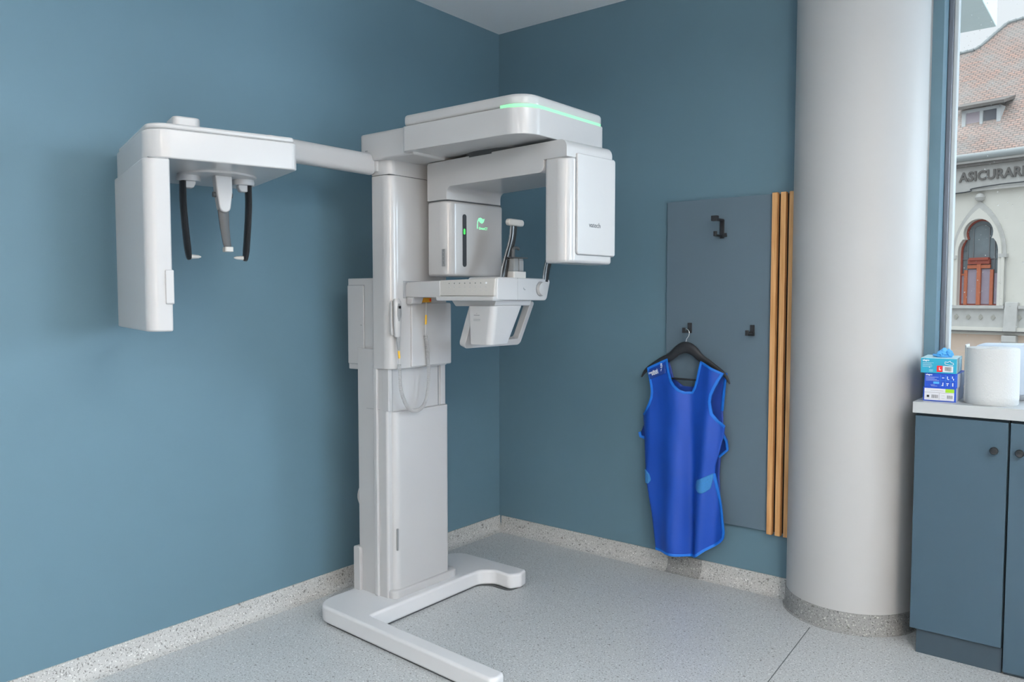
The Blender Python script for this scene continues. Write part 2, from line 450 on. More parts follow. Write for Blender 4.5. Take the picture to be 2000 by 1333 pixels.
# top: rear block and gantry head
prism('rear_block', rrect(.305, .62, -1.262, -.84, (.02, .01, .01, .02)), 1.858, 1.968, 'white', mx, bevel=.012, seg=4)
box('rear_block_print', .343, .357, -1.2634, -1.2622, 1.898, 1.900, 'darkprint', mx)
prism('hinge_cover', rp([(.312, 1.815, .02), (.40, 1.815, .004), (.40, 1.86), (.312, 1.86)]), -1.252, -1.10, 'white2', mx, ax='y', bevel=.004)
ho = rp([(.575, -1.285, .02), (1.170, -1.280, .085), (1.178, -.785, .035), (.575, -.785, .02)], 14)
hd = prism('gantry_head', ho, 1.868, 1.962, 'white', mx, bevel=.003)
def inset(poly, d):
    c = sum((p for p in poly), Vector((0, 0)))/len(poly)
    out = []; n = len(poly)
    for i in range(n):
        a = (poly[i]-poly[i-1]); b = (poly[(i+1) % n]-poly[i])
        na = Vector((-a.y, a.x)); nb = Vector((-b.y, b.x))
        if na.length > 1e-9: na.normalize()
        if nb.length > 1e-9: nb.normalize()
        nn = (na+nb)
        if nn.length < 1e-9: nn = na
        nn.normalize(); out.append(poly[i]+nn*d)
    return out
hi_ = inset(ho, .006)
prism('head_cover', hi_, 1.962, 2.006, 'white', hd, bevel=.014, seg=5)
# light strip along the seam
def ribbon(name, path, z0, z1, th, m, parent):
    bm = bmesh.new(); ring = []
    for i, p in enumerate(path):
        a = path[max(i-1, 0)]; b = path[min(i+1, len(path)-1)]; t = (b-a).normalized(); n = Vector((t.y, -t.x))
        q = p + n*th
        ring.append([bm.verts.new((p.x-n.x*.002, p.y-n.y*.002, z0)), bm.verts.new((q.x, q.y, z0)), bm.verts.new((q.x, q.y, z1)), bm.verts.new((p.x-n.x*.002, p.y-n.y*.002, z1))])
    for i in range(len(ring)-1):
        for k in range(4): bm.faces.new((ring[i][k], ring[i][(k+1) % 4], ring[i+1][(k+1) % 4], ring[i+1][k]))
    bm.faces.new(ring[0]); bm.faces.new(ring[-1][::-1])
    return finish(name, mesh_from(bm), m, parent)
sel = [p for p in hi_ if p.x > 1.07 and p.y < -1.0]
sel = [Vector((1.060, sel[0].y))] + sel + [Vector((1.1712, -.822))]
ribbon('light_strip', sel, 1.957, 1.969, .0060, 'green', hd)
prism('rotation_joint', rrect(.68, 1.02, -1.12, -.82, .14, 8), 1.850, 1.872, 'dgrey', mx)

# rotating C-arm in its own frame
GA = Matrix.Translation((.87, -.96, 0)) @ Matrix.Rotation(R(-5.7), 4, 'Z')
arm_prof = rp([(-.345, 1.856, .012), (.400, 1.856, .03), (.400, 1.795, .002), (.293, 1.795, .002), (.293, 1.752, .035), (-.2255, 1.752, .03), (-.2255, 1.703, .002), (-.345, 1.703, .002)], 6)
arm = prism('rotating_arm', arm_prof, -.157, .150, 'white', mx, ax='y', bevel=.010, seg=4)
for v in arm.data.vertices:
    if v.co.x > .22 and v.co.y > 0: v.co.y *= .66
    elif v.co.x > -.3 and v.co.y > 0: v.co.y *= .98
arm.data.transform(GA)
sh = prism('sensor_housing', rrect(-.345, -.2245, -.157, .165, (.012, .05, .02, .012), 10), 1.397, 1.7005, 'white', mx, T=GA, bevel=.018, seg=4)
prism('housing_seam', rrect(-.342, -.228, -.153, .161, (.012, .05, .02, .012), 8), 1.700, 1.7035, 'seam', sh, T=GA)
# indicator bar on the rounded corner front
gp = lambda y: rrect(-y/2, y/2, 0, 0, 0)
def slot(name, cx, y0w, z0, z1, m, parent, x, th=.001):
    w = y0w/2
    return prism(name, rrect(cx-w, cx+w, z0, z1, w*.98, 6), x-.004, x+th, m, parent, ax='x', T=GA)
slot('indicator_bar', -.062, .020, 1.437, 1.650, 'blackmat', sh, -.2245, .0018)
slot('indicator_light', -.064, .010, 1.568, 1.592, 'led', sh, -.2225, .0008)
box('rating_label', -.262+.008, -.246+.012, -.1585, -.1565, 1.437, 1.506, 'lgrey', sh, T=GA)
for k in range(1): boxes('label_print', [(-.245, -.243, -.1592, -.158, 1.447+.016*j, 1.458+.016*j) for j in range(4)], 'darkprint', sh, T=GA)
# leaf logo and lettering
leaf = [(0, 0), (.004, .016), (.014, .026), (.030, .028), (.046, .022), (.060, .025), (.052, .012), (.038, .006), (.022, .010), (.012, .018), (.006, .008), (.006, -.014), (.0, -.014)]
prism('leaf_logo', [(.008+p[0]*.72, 1.612+p[1]*1.1) for p in leaf], -.2247, -.2238, 'logo', sh, ax='x', T=GA)
text('logo_lettering', 'GreenCT', .0150, 'logo', sh, T=GA @ face_T((-.2243, .018, 1.594), R(90)), bold=.0002, xs=.85)
# tube head
th_ = prism('tube_head', rrect(.293, .400, -.157, .106, (.02, .045, .02, .012), 10), 1.432, 1.800, 'white', mx, T=GA, bevel=.018, seg=4)
prism('head_seam', rrect(.297, .396, -.152, .106, (.02, .045, .02, .012), 8), 1.7985, 1.7975+.0005, 'seam', th_, T=GA)
prism('front_panel', rp([(-.108, 1.462, .012), (.108, 1.462, .008), (.108, 1.812, .012), (-.108, 1.812, .006)]), .385, .4085, 'white', th_, ax='x', T=GA, bevel=.004)
prism('panel_gap', rp([(-.1105, 1.4595, .014), (.110, 1.4595, .008), (.110, 1.800, .006), (-.1105, 1.800, .006)]), .390, .4008, 'mgrey', th_, ax='x', T=GA)
text('maker_lettering', 'vatech', .025, 'darkprint', th_, T=GA @ face_T((.4088, -.045, 1.560), R(90)), xs=1.0)

# cephalometric arm and head
tube_p = rp([(.345, 1.808, .012), (.385, 1.808, .012), (.385, 1.898, .018), (.345, 1.898, .018)], 5)
prism('cephalometric_arm', rp([(.335, 1.803, .02), (.385, 1.808, .02), (.385, 1.888, .03), (.335, 1.893, .015)], 5), -1.72, -1.25, 'white2', mx, ax='y')
CF = Matrix.Translation((.696, -1.847, 0)) @ Matrix(((.287, -.958, 0, 0), (.958, .287, 0, 0), (0, 0, 1, 0), (0, 0, 0, 1)))
ch_poly = rp([(-.445, 0, .07), (0, 0, .022), (0, .55, .02), (-.445, .53, .02)], 12)
ch = prism('cephalometric_head', ch_poly, 1.715, 1.800, 'white', mx, T=CF, bevel=.005)
prism('top_cover', inset([Vector(p) for p in ch_poly], .007), 1.800, 1.818, 'white', ch, T=CF, bevel=.007, seg=3)
prism('top_knob', rrect(-.350, -.268, .10, .21, .02), 1.815, 1.862, 'white', ch, T=CF, bevel=.006)
det = prism('image_detector', rp([(-.452, -.002, .068), (-.382, -.002, .006), (-.382, .545, .01), (-.452, .535, .01)], 12), 1.212, 1.7145, 'white2', mx, T=CF, bevel=.008, seg=4)
prism('detector_grip', rp([(-.0085, 1.292, .005), (.020, 1.292, .005), (.020, 1.392, .005), (-.0085, 1.392, .005)]), -.402, -.379, 'white2', det, ax='x', T=CF, bevel=.003)
boxes('detector_seam', [(-.44, -.385, -.0005, .54, 1.7135, 1.7155)], 'lgrey', det, T=CF)
# hanging head holder (ear rods and nasion support)
hub = lathe('holder_disc', [(.125, 1.7152), (.122, 1.709), (.02, 1.706)], 'white2', ch, c=(-.180, .27, 0), ns=48, T=CF)
def ear(a, sgn):
    pl = prism('ear_rod_mount', rp([(-.016, 1.710), (.016, 1.710), (.022, 1.684, .01), (.014, 1.668, .01), (-.014, 1.668, .01), (-.022, 1.684, .01)]), .255, .285, 'white2', mx, ax='y', T=CF @ Matrix.Translation((a+sgn*.012, 0, 0)), bevel=.004)
    lathe('mount_disc', [(.036, 1.709), (.038, 1.700), (.036, 1.690)], 'white2', pl, c=(a+sgn*.014, .27, 0), ns=28, T=CF)
    r = tube('ear_rod', spline([(a-sgn*.004, .27, 1.694), (a-sgn*.004, .27, 1.62), (a+sgn*.001, .27, 1.54), (a+sgn*.007, .27, 1.47), (a+sgn*.011, .27, 1.435)], 5), [.0175]*16+[.0165, .0155, .014, .012, .008], 'black', mx, ell=(1.25, .6), up=(0, 1, 0), T=CF)
    tube('ear_tip', [(a+sgn*.014, .27, 1.446), (a+sgn*.026, .27, 1.446), (a+sgn*.040, .27, 1.446), (a+sgn*.048, .27, 1.446)], [.0075, .007, .0055, .002], 'offwhite', r, T=CF)
ear(-.285, 1); ear(-.083, -1)
ns_ = prism('nasion_support', rp([(-.205, 1.71, .0), (-.150, 1.71, .0), (-.150, 1.655, .02), (-.158, 1.590, .024), (-.190, 1.590, .02), (-.200, 1.655, .02)], 6), .20, .245, 'white2', mx, ax='y', T=CF, bevel=.006)
lathe('pivot_screw', [(.009, -.208), (.009, -.146)], 'dgrey', ns_, c=(0, .222, 1.648), ax='x', T=CF, ns=16)
tube('nasion_rod', [(-.176, .222, 1.60), (-.172, .222, 1.54), (-.166, .222, 1.49), (-.163, .222, 1.478)], [.018, .0155, .013, .012], 'dgrey', ns_, ell=(.5, 1), up=(0, 1, 0), T=CF)
prism('nasion_tip', rrect(-.178, -.150, .20, .235, .006), 1.462, 1.478, 'offwhite', ns_, T=CF, bevel=.002)

# patient console
cb = prism('console_arm', rp([(.44, 1.314, .006), (.655, 1.312, .004), (.655, 1.378, .004), (.47, 1.374, .006)]), -1.160, -1.075, 'white2', mx, ax='y', bevel=.003)
boxes('arm_socket', [(.445, .4645, -1.174, -1.07, 1.309, 1.379)], 'lgrey', cb, .003)
prism('arm_bracket', rp([(.465, 1.285, .006), (.492, 1.285, .010), (.505, 1.313), (.465, 1.313)]), -1.158, -1.098, 'white2', cb, ax='y', bevel=.003)
cons = prism('control_console', rp([(-1.148, 1.302, .008), (-.835, 1.300, .02), (-.808, 1.387, .012), (-1.148, 1.389, .012)], 5), .79, .936, 'white2', mx, ax='x', bevel=.006)
# control fascia, leaning slightly
prism('button_fascia', [(.650, 1.318), (.93, 1.316), (.936, 1.384), (.650, 1.379)], -1.158, -1.10, 'offwhite', cons, ax='y', bevel=.004, top=None)
prism('fascia_lip', rp([(.640, 1.300, .008), (.934, 1.299, .008), (.934, 1.3165, .006), (.640, 1.3175, .006)]), -1.168, -1.10, 'white', cons, ax='y', bevel=.004)
box('console_body', .665, .80, -1.12, -.84, 1.305, 1.372, 'white2', cons, .006)
for k in range(8):
    x = .704+.0268*k
    b_ = lathe('button', [(.0022 if k < 7 else .004, -1.1592), (.0020 if k < 7 else .0035, -1.1575)], 'darkprint' if k < 7 else 'whiteprint', cons, c=(x, 0, 1.3665), ax='y', ns=12)
    if k == 7: tag(b_, 'lit white button')
boxes('button_print', [(.704+.0268*k-.005, .704+.0268*k+.005, -1.1589, -1.158, 1.350, 1.352) for k in range(8)]+[(.704+.0268*k-.006, .704+.0268*k+.006, -1.1589, -1.158, 1.336, 1.3372) for k in range(8)]+[(.704+.0268*k-.003, .704+.0268*k+.002, -1.1589, -1.158, 1.354, 1.355) for k in range(8)], 'greyprint', cons)
kn = lathe('temple_knob', [(.027, .930), (.027, .944), (.0255, .950), (.012, .952)], 'white', cons, c=(0, -.878, 1.346), ax='x', ns=32)
lathe('knob_gap', [(.030, .932), (.030, .9368)], 'lgrey', kn, c=(0, -.878, 1.346), ax='x', ns=32)
prism('moon_mark', rp([(-.988, 1.352), (-.984, 1.346, .002), (-.974, 1.342), (-.982, 1.340, .003), (-.990, 1.345, .002)]), .9355, .9368, 'mgrey', cons, ax='x')
box('console_seam', .9352, .9366, -1.0255, -1.0245, 1.302, 1.387, 'lgrey', cons)
prism('console_underside', rp([(.675, 1.305), (.91, 1.305), (.90, 1.280, .008), (.70, 1.278, .008)]), -1.12, -.90, 'white2', cons, ax='y', bevel=.003)
# grab handle, leaning
HT = Matrix.Translation((.772, .103, 1.295)) @ Matrix.Rotation(R(20), 4, 'Y') @ Matrix.Translation((0, 0, -1.295))
uo = rp([(-1.199, 1.300, .006), (-1.199, 1.103, .022), (-.838, 1.103, .022), (-.822, 1.300, .012), (-.850, 1.300, .004), (-.862, 1.131, .012), (-1.170, 1.131, .012), (-1.170, 1.300, .004)], 6)
prism('grab_handle', uo, -.016, .016, 'white2', mx, ax='x', T=HT, bevel=.006)
# chin box below
sb = prism('storage_box', rp([(.786, -1.130, .006), (.890, -1.130, .025), (.868, -1.000, .012), (.786, -1.000, .006)], 6), 1.130, 1.281, 'white', mx,
           top=rp([(.778, -1.130, .006), (.908, -1.130, .025), (.906, -.955, .012), (.778, -.955, .006)], 6), bevel=.004)
boxes('box_print', [(.806, .834, -1.1315, -1.129, 1.243, 1.2455), (.804, .837, -1.1315, -1.129, 1.228, 1.2295), (.804, .837, -1.1315, -1.129, 1.223, 1.2245), (.818, .821, -1.1315, -1.129, 1.250, 1.2515)], 'mgrey', sb)
box('mounting_bracket', .70, .77, -1.06, -.76, 1.286, 1.31, 'dgrey', sb)
# chin rest
cr = prism('chin_rest', rrect(.880, .935, -1.045, -.968, .006), 1.386, 1.412, 'offwhite', mx, bevel=.002)
boxes('bite_block_holder', [(.884, .930, -1.038, -1.010, 1.412, 1.462), (.886, .928, -1.004, -.976, 1.412, 1.456)], 'mgrey', cr, .003)
boxes('holder_cup', [(.890, .924, -1.036, -1.008, 1.440, 1.463), (.890, .924, -1.000, -.974, 1.440, 1.463)], 'mgrey', cr, .003)
box('holder_plate', .884, .932, -1.050, -.955, 1.463, 1.467, 'dgrey', cr, .001)
tube('bite_rod', spline([(.907, -1.018, 1.465), (.907, -1.018, 1.492), (.907, -1.012, 1.502), (.907, -.992, 1.503), (.907, -.982, 1.499)], 4), [.009]*6+[.006]*11, 'dgrey', cr)
# temple supports
def temple(ys, xo):
    yb, yt = ys; P_ = [(xo, yb, 1.375), (xo, yb+(yt-yb)*.12, 1.42), (xo-.002, yb+(yt-yb)*.5, 1.48), (xo-.004, yb+(yt-yb)*.88, 1.54), (xo-.005, yt, 1.592)]
    t = tube('temple_support', spline(P_, 5), [.013]*21, 'black', mx, ell=(1.6, .55), up=(0, 1, 0))
    tube('support_edge', spline([(p[0]+.002, p[1]-.019, p[2]) for p in P_], 4), .0025, 'lgrey', t)
    prism('temple_pad', rrect(yt-.045, yt+.050, 1.588, 1.614, .012), xo-.012, xo+.010, 'offwhite', t, ax='x', bevel=.006)
temple((-1.068, -.998), .90)
temple((-.838, -.770), .93)

prism('switch_cradle', rrect(-1.246, -1.206, 1.16, 1.30, .012), .458, .470, 'white', ca, ax='x', bevel=.004)

# exposure switch with coiled cord hanging on the carriage
hs = thing('exposure_hand_switch', 'white hand switch with grey button hanging on the white column by a coiled cord', 'hand switch', (.475, -1.2, 1.2))
hb = tube('switch_body', [(.478, -1.226, 1.305), (.482, -1.226, 1.295), (.484, -1.226, 1.24), (.483, -1.226, 1.18), (.481, -1.225, 1.155)], [.012, .0165, .0175, .014, .011], 'white', hs, ell=(1.1, .8), up=(0, 1, 0), ns=18)
tube('push_button', [(.4945, -1.228, 1.288), (.4965, -1.228, 1.275), (.4968, -1.228, 1.24), (.4950, -1.228, 1.218)], [.004, .009, .0095, .004], 'mgrey', hs, ell=(1, .4), up=(0, 1, 0), ns=16)
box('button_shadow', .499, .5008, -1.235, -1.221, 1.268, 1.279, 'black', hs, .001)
tube('strain_relief', [(.482, -1.222, 1.155), (.482, -1.221, 1.13), (.482, -1.219, 1.10)], [.009, .007, .004], 'lgrey', hs)
tube('cable_tag', [(.482, -1.219, 1.098), (.482, -1.216, 1.068)], .0045, 'yellow', hs)
tube('lead', [(.482, -1.219, 1.11), (.482, -1.214, 1.045)], .0025, 'white2', hs)
path = spline([(.480, -1.214, 1.046), (.480, -1.211, .99), (.482, -1.208, .94), (.486, -1.192, .891), (.486, -1.165, .858), (.486, -1.129, .846), (.486, -1.095, .856), (.486, -1.070, .885), (.484, -1.054, .94), (.482, -1.050, 1.0), (.482, -1.055, 1.08), (.482, -1.066, 1.155)], 24)
L = [0]
for i in range(1, len(path)): L.append(L[-1]+(path[i]-path[i-1]).length)
turns = int(L[-1]/.0046); coil = []; nn = turns*9
for k in range(nn+1):
    s = L[-1]*k/nn; i = 0
    lo_, hi2 = 0, len(L)-2
    while lo_ < hi2:
        md = (lo_+hi2+1)//2
        if L[md] <= s: lo_ = md
        else: hi2 = md-1
    i = lo_; f = (s-L[i])/(L[i+1]-L[i]); p = path[i].lerp(path[i+1], f); t = (path[i+1]-path[i]).normalized()
    u = Vector((1, 0, 0)); u = (u-t*u.dot(t)).normalized(); v = t.cross(u); a = 2*math.pi*turns*k/nn
    coil.append(p+(u*math.cos(a)+v*math.sin(a))*.0068)
tube('coiled_cord', coil, .0015, 'white2', hs, ns=5)
tube('lead', [(.482, -1.066, 1.155), (.482, -1.064, 1.22), (.482, -1.060, 1.30)], .0022, 'white2', hs)
tube('cable_tag', [(.482, -1.0645, 1.200), (.482, -1.063, 1.240)], .0040, 'yellow', hs)
pl_ = box('plug', .474, .494, -1.083, -1.042, 1.292, 1.3115, 'orange', hs, .002)
box('plug_screw', .493, .4955, -1.054, -1.047, 1.297, 1.307, 'red', pl_)
rebase(hs)
rebase(mx)

# ------------------------------------------------------------------ coat panel
wp = thing('slatted_coat_panel', 'slate blue wall board with three oak slats and black hooks left of the pillar', 'coat panel', (1.3, 0, .28))
box('backboard', 1.045, 1.545, -.020, -.001, .281, 1.759, 'panel', wp, .0008)
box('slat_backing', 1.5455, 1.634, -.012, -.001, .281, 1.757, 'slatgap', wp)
for x in (1.5505, 1.5875, 1.6245):
    box('slat', x-.0, x+(.023 if x < 1.6 else .0175), -.038, -.0125, .273, 1.762, 'wood', wp, .0012)
def hook(x, z, double):
    y = -.020
    if double:
        h_ = boxes('coat_hook', [(x-.009, x+.009, y-.010, y, z-.006, z+.078), (x-.009, x+.009, y-.080, y-.006, z+.070, z+.080), (x-.007, x+.007, y-.074, y-.006, z, z+.008), (x-.007, x+.024, y-.016, y-.004, z, z+.008), (x+.016, x+.026, y-.026, y-.012, z, z+.016)], 'blackmat', wp, .0015)
        box('hook_pad', x-.014, x+.014, y-.096, y-.070, z+.066, z+.090, 'blackmat', h_, .003)
        box('hook_tip', x-.007, x+.007, y-.084, y-.072, z, z+.022, 'blackmat', h_, .002)
    else:
        h_ = boxes('coat_hook', [(x-.009, x+.009, y-.010, y, z, z+.045), (x-.007, x+.007, y-.062, y-.006, z, z+.009), (x-.0105, x+.0105, y-.015, y-.002, z-.002, z+.016)], 'blackmat', wp, .0015)
        box('hook_tip', x-.007, x+.007, y-.070, y-.060, z, z+.024, 'blackmat', h_, .002)
hook(1.320, 1.584, True); hook(1.168, 1.150, False); hook(1.467, 1.146, False)
rebase(wp)

# ------------------------------------------------------------------ hanger
hg = thing('clothes_hanger', 'black clothes hanger with a steel hook carrying the blue apron', 'hanger', (1.168, -.07, 1.1))
Yh = -.062
tube('steel_hook', spline([(1.160, Yh-.002, 1.158), (1.166, Yh-.001, 1.1655), (1.176, Yh, 1.164), (1.184, Yh, 1.152), (1.181, Yh, 1.135), (1.170, Yh, 1.118), (1.167, Yh, 1.09), (1.167, Yh, 1.07)], 5), .0022, 'chrome', hg)
sl = spline([(.945, Yh-.012, .932), (.972, Yh-.012, .968), (1.03, Yh-.006, 1.005), (1.09, Yh, 1.035), (1.13, Yh, 1.068), (1.168, Yh, 1.082), (1.206, Yh, 1.068), (1.245, Yh, 1.035), (1.30, Yh-.006, 1.005), (1.362, Yh-.012, .968), (1.388, Yh-.012, .928)], 5)
rad = [.003+.015*min(1, i/12, (50-i)/12)+.009*math.exp(-((i-25)/7)**2) for i in range(51)]
tube('shoulder_bar', sl, rad, 'blackmat', hg, ell=(1, .55), up=(0, 0, 1), ns=14)
tube('trouser_bar', [(1.0, Yh, .972), (1.01, Yh, .940), (1.05, Yh, .934), (1.29, Yh, .934), (1.33, Yh, .940), (1.338, Yh, .972)], .0045, 'blackmat', hg)
rebase(hg)

# ------------------------------------------------------------------ apron
out = [(.986, .979), (1.093, 1.028), (1.098, .995), (1.109, .959), (1.120, .930), (1.136, .908), (1.158, .889), (1.183, .879), (1.213, .881), (1.226, .904), (1.235, .932), (1.246, .975), (1.259, 1.024), (1.367, .975), (1.347, .940), (1.332, .908), (1.318, .875), (1.313, .844), (1.322, .792), (1.345, .762), (1.376, .739), (1.365, .676), (1.346, .604), (1.334, .56), (1.331, .521), (1.345, .45), (1.364, .375), (1.381, .261), (1.378, .232), (1.362, .211), (1.33, .185), (1.294, .162), (1.265, .137), (1.244, .125), (1.225, .119), (1.206, .1165), (1.12, .1165), (1.042, .117), (1.030, .20), (1.018, .292), (1.0, .38), (.981, .459), (.969, .56), (.962, .655), (.954, .71), (.950, .753), (.975, .778), (.993, .806), (1.006, .84), (1.009, .868), (1.005, .90), (.998, .928)]
def fold(x, z):
    t = min(1, max(0, (1.0-z)/.85))
    y = -.094
    y -= .042*math.exp(-((x-1.135+.0*t)/.055)**2)*(.35+.65*t)
    y += .028*math.exp(-((x-(1.205+.015*t))/.030)**2)*(.35+.65*t)
    y -= .036*math.exp(-((x-(1.315-.055*t))/.035)**2)*(.4+.6*t)
    y += .018*math.exp(-((x-(1.36-.03*t))/.03)**2)*t
    y += .004*math.sin(z*19+x*23)*.5
    e = min(1, max(0, (x-.955)/.05)); y += .035*(1-e)**2
    return y
def inside(x, z, poly):
    c = False; n = len(poly)
    for i in range(n):
        x1, z1 = poly[i]; x2, z2 = poly[i-1]
        if (z1 > z) != (z2 > z) and x < (x2-x1)*(z-z1)/(z2-z1)+x1: c = not c
    return c
def cloth(name, poly, fn, m, parent, step=.006, thick=.004):
    bm = bmesh.new(); vm = {}
    xs = [p[0] for p in poly]; zs = [p[1] for p in poly]
    nx = int((max(xs)-min(xs))/step)+2; nz = int((max(zs)-min(zs))/step)+2
    P = [Vector(p) for p in poly]
    def near(q):
        best = None; bd = 9
        for i in range(len(P)):
            a, b = P[i-1], P[i]; ab = b-a; t = max(0, min(1, (q-a).dot(ab)/max(ab.length_squared, 1e-12))); c = a+ab*t; d = (c-q).length
            if d < bd: bd, best = d, c
        return best
    x0, z0 = min(xs)-step/2, min(zs)-step/2
    def gv(i, j):
        if (i, j) not in vm: vm[i, j] = bm.verts.new((x0+i*step, 0, z0+j*step))
        return vm[i, j]
    for i in range(nx):
        for j in range(nz):
            if inside(x0+(i+.5)*step, z0+(j+.5)*step, poly): bm.faces.new((gv(i, j), gv(i+1, j), gv(i+1, j+1), gv(i, j+1)))
    bm.verts.ensure_lookup_table()
    for v in bm.verts:
        if any(len(e.link_faces) == 1 for e in v.link_edges) or len(v.link_faces) < 4:
            c = near(Vector((v.co.x, v.co.z))); v.co.x, v.co.z = c.x, c.y
    for v in bm.verts: v.co.y = fn(v.co.x, v.co.z)
    bmesh.ops.recalc_face_normals(bm, faces=bm.faces)
    me = bpy.data.meshes.new('m'); bm.to_mesh(me); bm.free()
    o = finish(name, me, m, parent, ang=80)
    s = o.modifiers.new('thick', 'SOLIDIFY'); s.thickness = thick; s.offset = 0
    return o
ap = thing('radiation_apron', 'royal blue sleeveless radiation apron with bright blue edging on the hanger', 'apron', (1.17, -.09, .6))
cloth('front_sheet', out, fold, 'apron', ap)
# binding
def binding(name, pts, fn, w, m, parent, closed=False):
    bm = bmesh.new(); n = len(pts); P = []
    # resample
    src = pts+[pts[0]] if closed else pts
    for i in range(len(src)-1):
        a, b = Vector(src[i]), Vector(src[i+1]); k = max(1, int((b-a).length/.008))
        for j in range(k): P.append(a.lerp(b, j/k))
    P.append(Vector(src[-1])); rings = []
    for i, p in enumerate(P):
        if closed: a, b = P[(i-1) % (len(P)-1)], P[(i+1) % (len(P)-1)]
        else: a, b = P[max(i-2, 0)], P[min(i+2, len(P)-1)]
        t = (b-a)
        t = t.normalized() if t.length > 1e-9 else Vector((1, 0))
        nrm = Vector((t.y, -t.x))
        q = p+nrm*w; o_ = p-nrm*.0015
        y1, y2 = fn(p.x, p.y), fn(q.x, q.y)
        rings.append([bm.verts.new((o_.x, y1+.0035, o_.y)), bm.verts.new((o_.x, y1-.0045, o_.y)), bm.verts.new(((p.x+q.x)/2, (y1+y2)/2-.0055, (p.y+q.y)/2)), bm.verts.new((q.x, y2-.0035, q.y)), bm.verts.new((q.x, y2+.0035, q.y))])
    for i in range(len(rings)-1):
        for k in range(5): bm.faces.new((rings[i][k], rings[i][(k+1) % 5], rings[i+1][(k+1) % 5], rings[i+1][k]))
    if not closed: bm.faces.new(rings[0]); bm.faces.new(rings[-1][::-1])
    return finish(name, mesh_from(bm), m, parent, ang=60)
I = {p: i for i, p in enumerate(out)}
neck = out[0:14]; armR = out[13:21]; hemR = out[24:38]; armL = out[45:]+[out[0]]
binding('neck_binding', neck, fold, .009, 'trim', ap)
binding('armhole_binding', armR, fold, .010, 'trim', ap)
binding('hem_binding', hemR, fold, .010, 'trim', ap)
binding('armhole_binding', armL, fold, .010, 'trim', ap)
# rear panel of the apron
back = [(.99, .972), (1.075, 1.010), (1.10, .93), (1.15, .90), (1.20, .90), (1.24, .94), (1.265, 1.0), (1.362, .972), (1.357, .93), (1.350, .86), (1.345, .80), (1.349, .71), (1.371, .669), (1.376, .630), (1.338, .592), (1.332, .50), (1.345, .30), (1.33, .20), (1.05, .18), (1.02, .28), (.985, .37), (.972, .50), (.965, .62), (.934, .636), (.930, .66), (.955, .72), (.99, .80)]
bf = lambda x, z: -.046+.004*math.sin(x*30)
rb = cloth('rear_sheet', back, bf, 'apronback', ap, step=.008)
binding('rear_binding', [(1.362, .972), (1.357, .93), (1.350, .86), (1.345, .80)], bf, .009, 'trim', rb)
binding('rear_binding', [(1.355, .70), (1.374, .669), (1.380, .628), (1.340, .590)], lambda x, z: -.062, .008, 'trim', rb)
binding('rear_binding', [(.962, .632), (.934, .640), (.926, .662)], lambda x, z: -.062, .010, 'trim', rb)
# fasteners and label
def patch(name, pts, m, n=4): 
    pp = [tuple(p) for p in rp(pts, n)]
    return cloth(name, pp, lambda x, z: fold(x, z)-.0035, m, ap, step=.004, thick=.003)
patch('fastener_tab', [(1.329, .524, .0), (1.316, .452, .02), (1.284, .424, .03), (1.241, .440, .028), (1.250, .480, .02)], 'velcro')
patch('fastener_tab', [(.972, .494, .002), (1.004, .474, .02), (1.014, .446, .015), (.997, .424, .015), (.980, .428, .008)], 'velcro')
lab = patch('maker_label', [(.992, .965, .0), (1.083, 1.000, .0), (1.088, .962, .0), (.998, .924, .0)], 'navy')
LT = face_T((1.002, fold(1.02, .96)-.0065, .938), 0) @ Matrix.Rotation(R(-21), 4, 'Y')
text('label_lettering', 'medical', .0165, 'whiteprint', lab, T=LT @ Matrix.Translation((.002, 0, .012)), bold=.0004)
text('label_lettering', 'INDEX', .0125, 'whiteprint', lab, T=LT @ Matrix.Translation((.016, 0, .002)), bold=.0004)
text('label_lettering', 'Pb 0,50', .0125, 'whiteprint', lab, T=LT @ Matrix.Translation((.076, -.001, .004)) @ Matrix.Rotation(R(-75), 4, 'Y'), bold=.0004)
rebase(ap)

# ------------------------------------------------------------------ cabinets and worktop
def cabinet(x0, x1, plinth_z, label, door_z0, kx):
    c = thing('base_cabinet', label, 'cabinet', ((x0+x1)/2, -.08, 0), group='slate cabinets under the worktop')
    box('body', x0+.001, x1-.001, -.229, -.002, .092, .890, 'cabdark', c)
    d = box('door', x0+.0015, x1-.003, -.250, -.231, door_z0, .883, 'cabinet', c, .0015)
    k = lathe('knob', [(.006, -.250), (.006, -.256), (.0125, -.260), (.0135, -.267), (.011, -.272), (.004, -.2735)], 'black', d, c=(kx, 0, .784), ax='y', ns=28)
    box('plinth', x0+.022 if plinth_z else x0+.004, x1-.001, -.236, -.218, .0, .0915, 'cabdark', c)
    rebase(c); return c
cabinet(2.172, 2.466, 1, 'slate blue cupboard with black knob, next to the round pillar', .0925, 2.4245)
cabinet(2.468, 2.762, 0, 'slate blue cupboard at the right edge with a door nearly to the floor', .012, 2.499)
cabinet(2.764, 3.06, 0, 'slate blue cupboard, farthest from the pillar', .012, 3.02)
wt = box('worktop', 2.166, 3.35, -.262, .0835, .8935, .934, 'worktop', None, .0015)
tag(wt, 'long white worktop lying on the slate cabinets below the window', 'worktop')

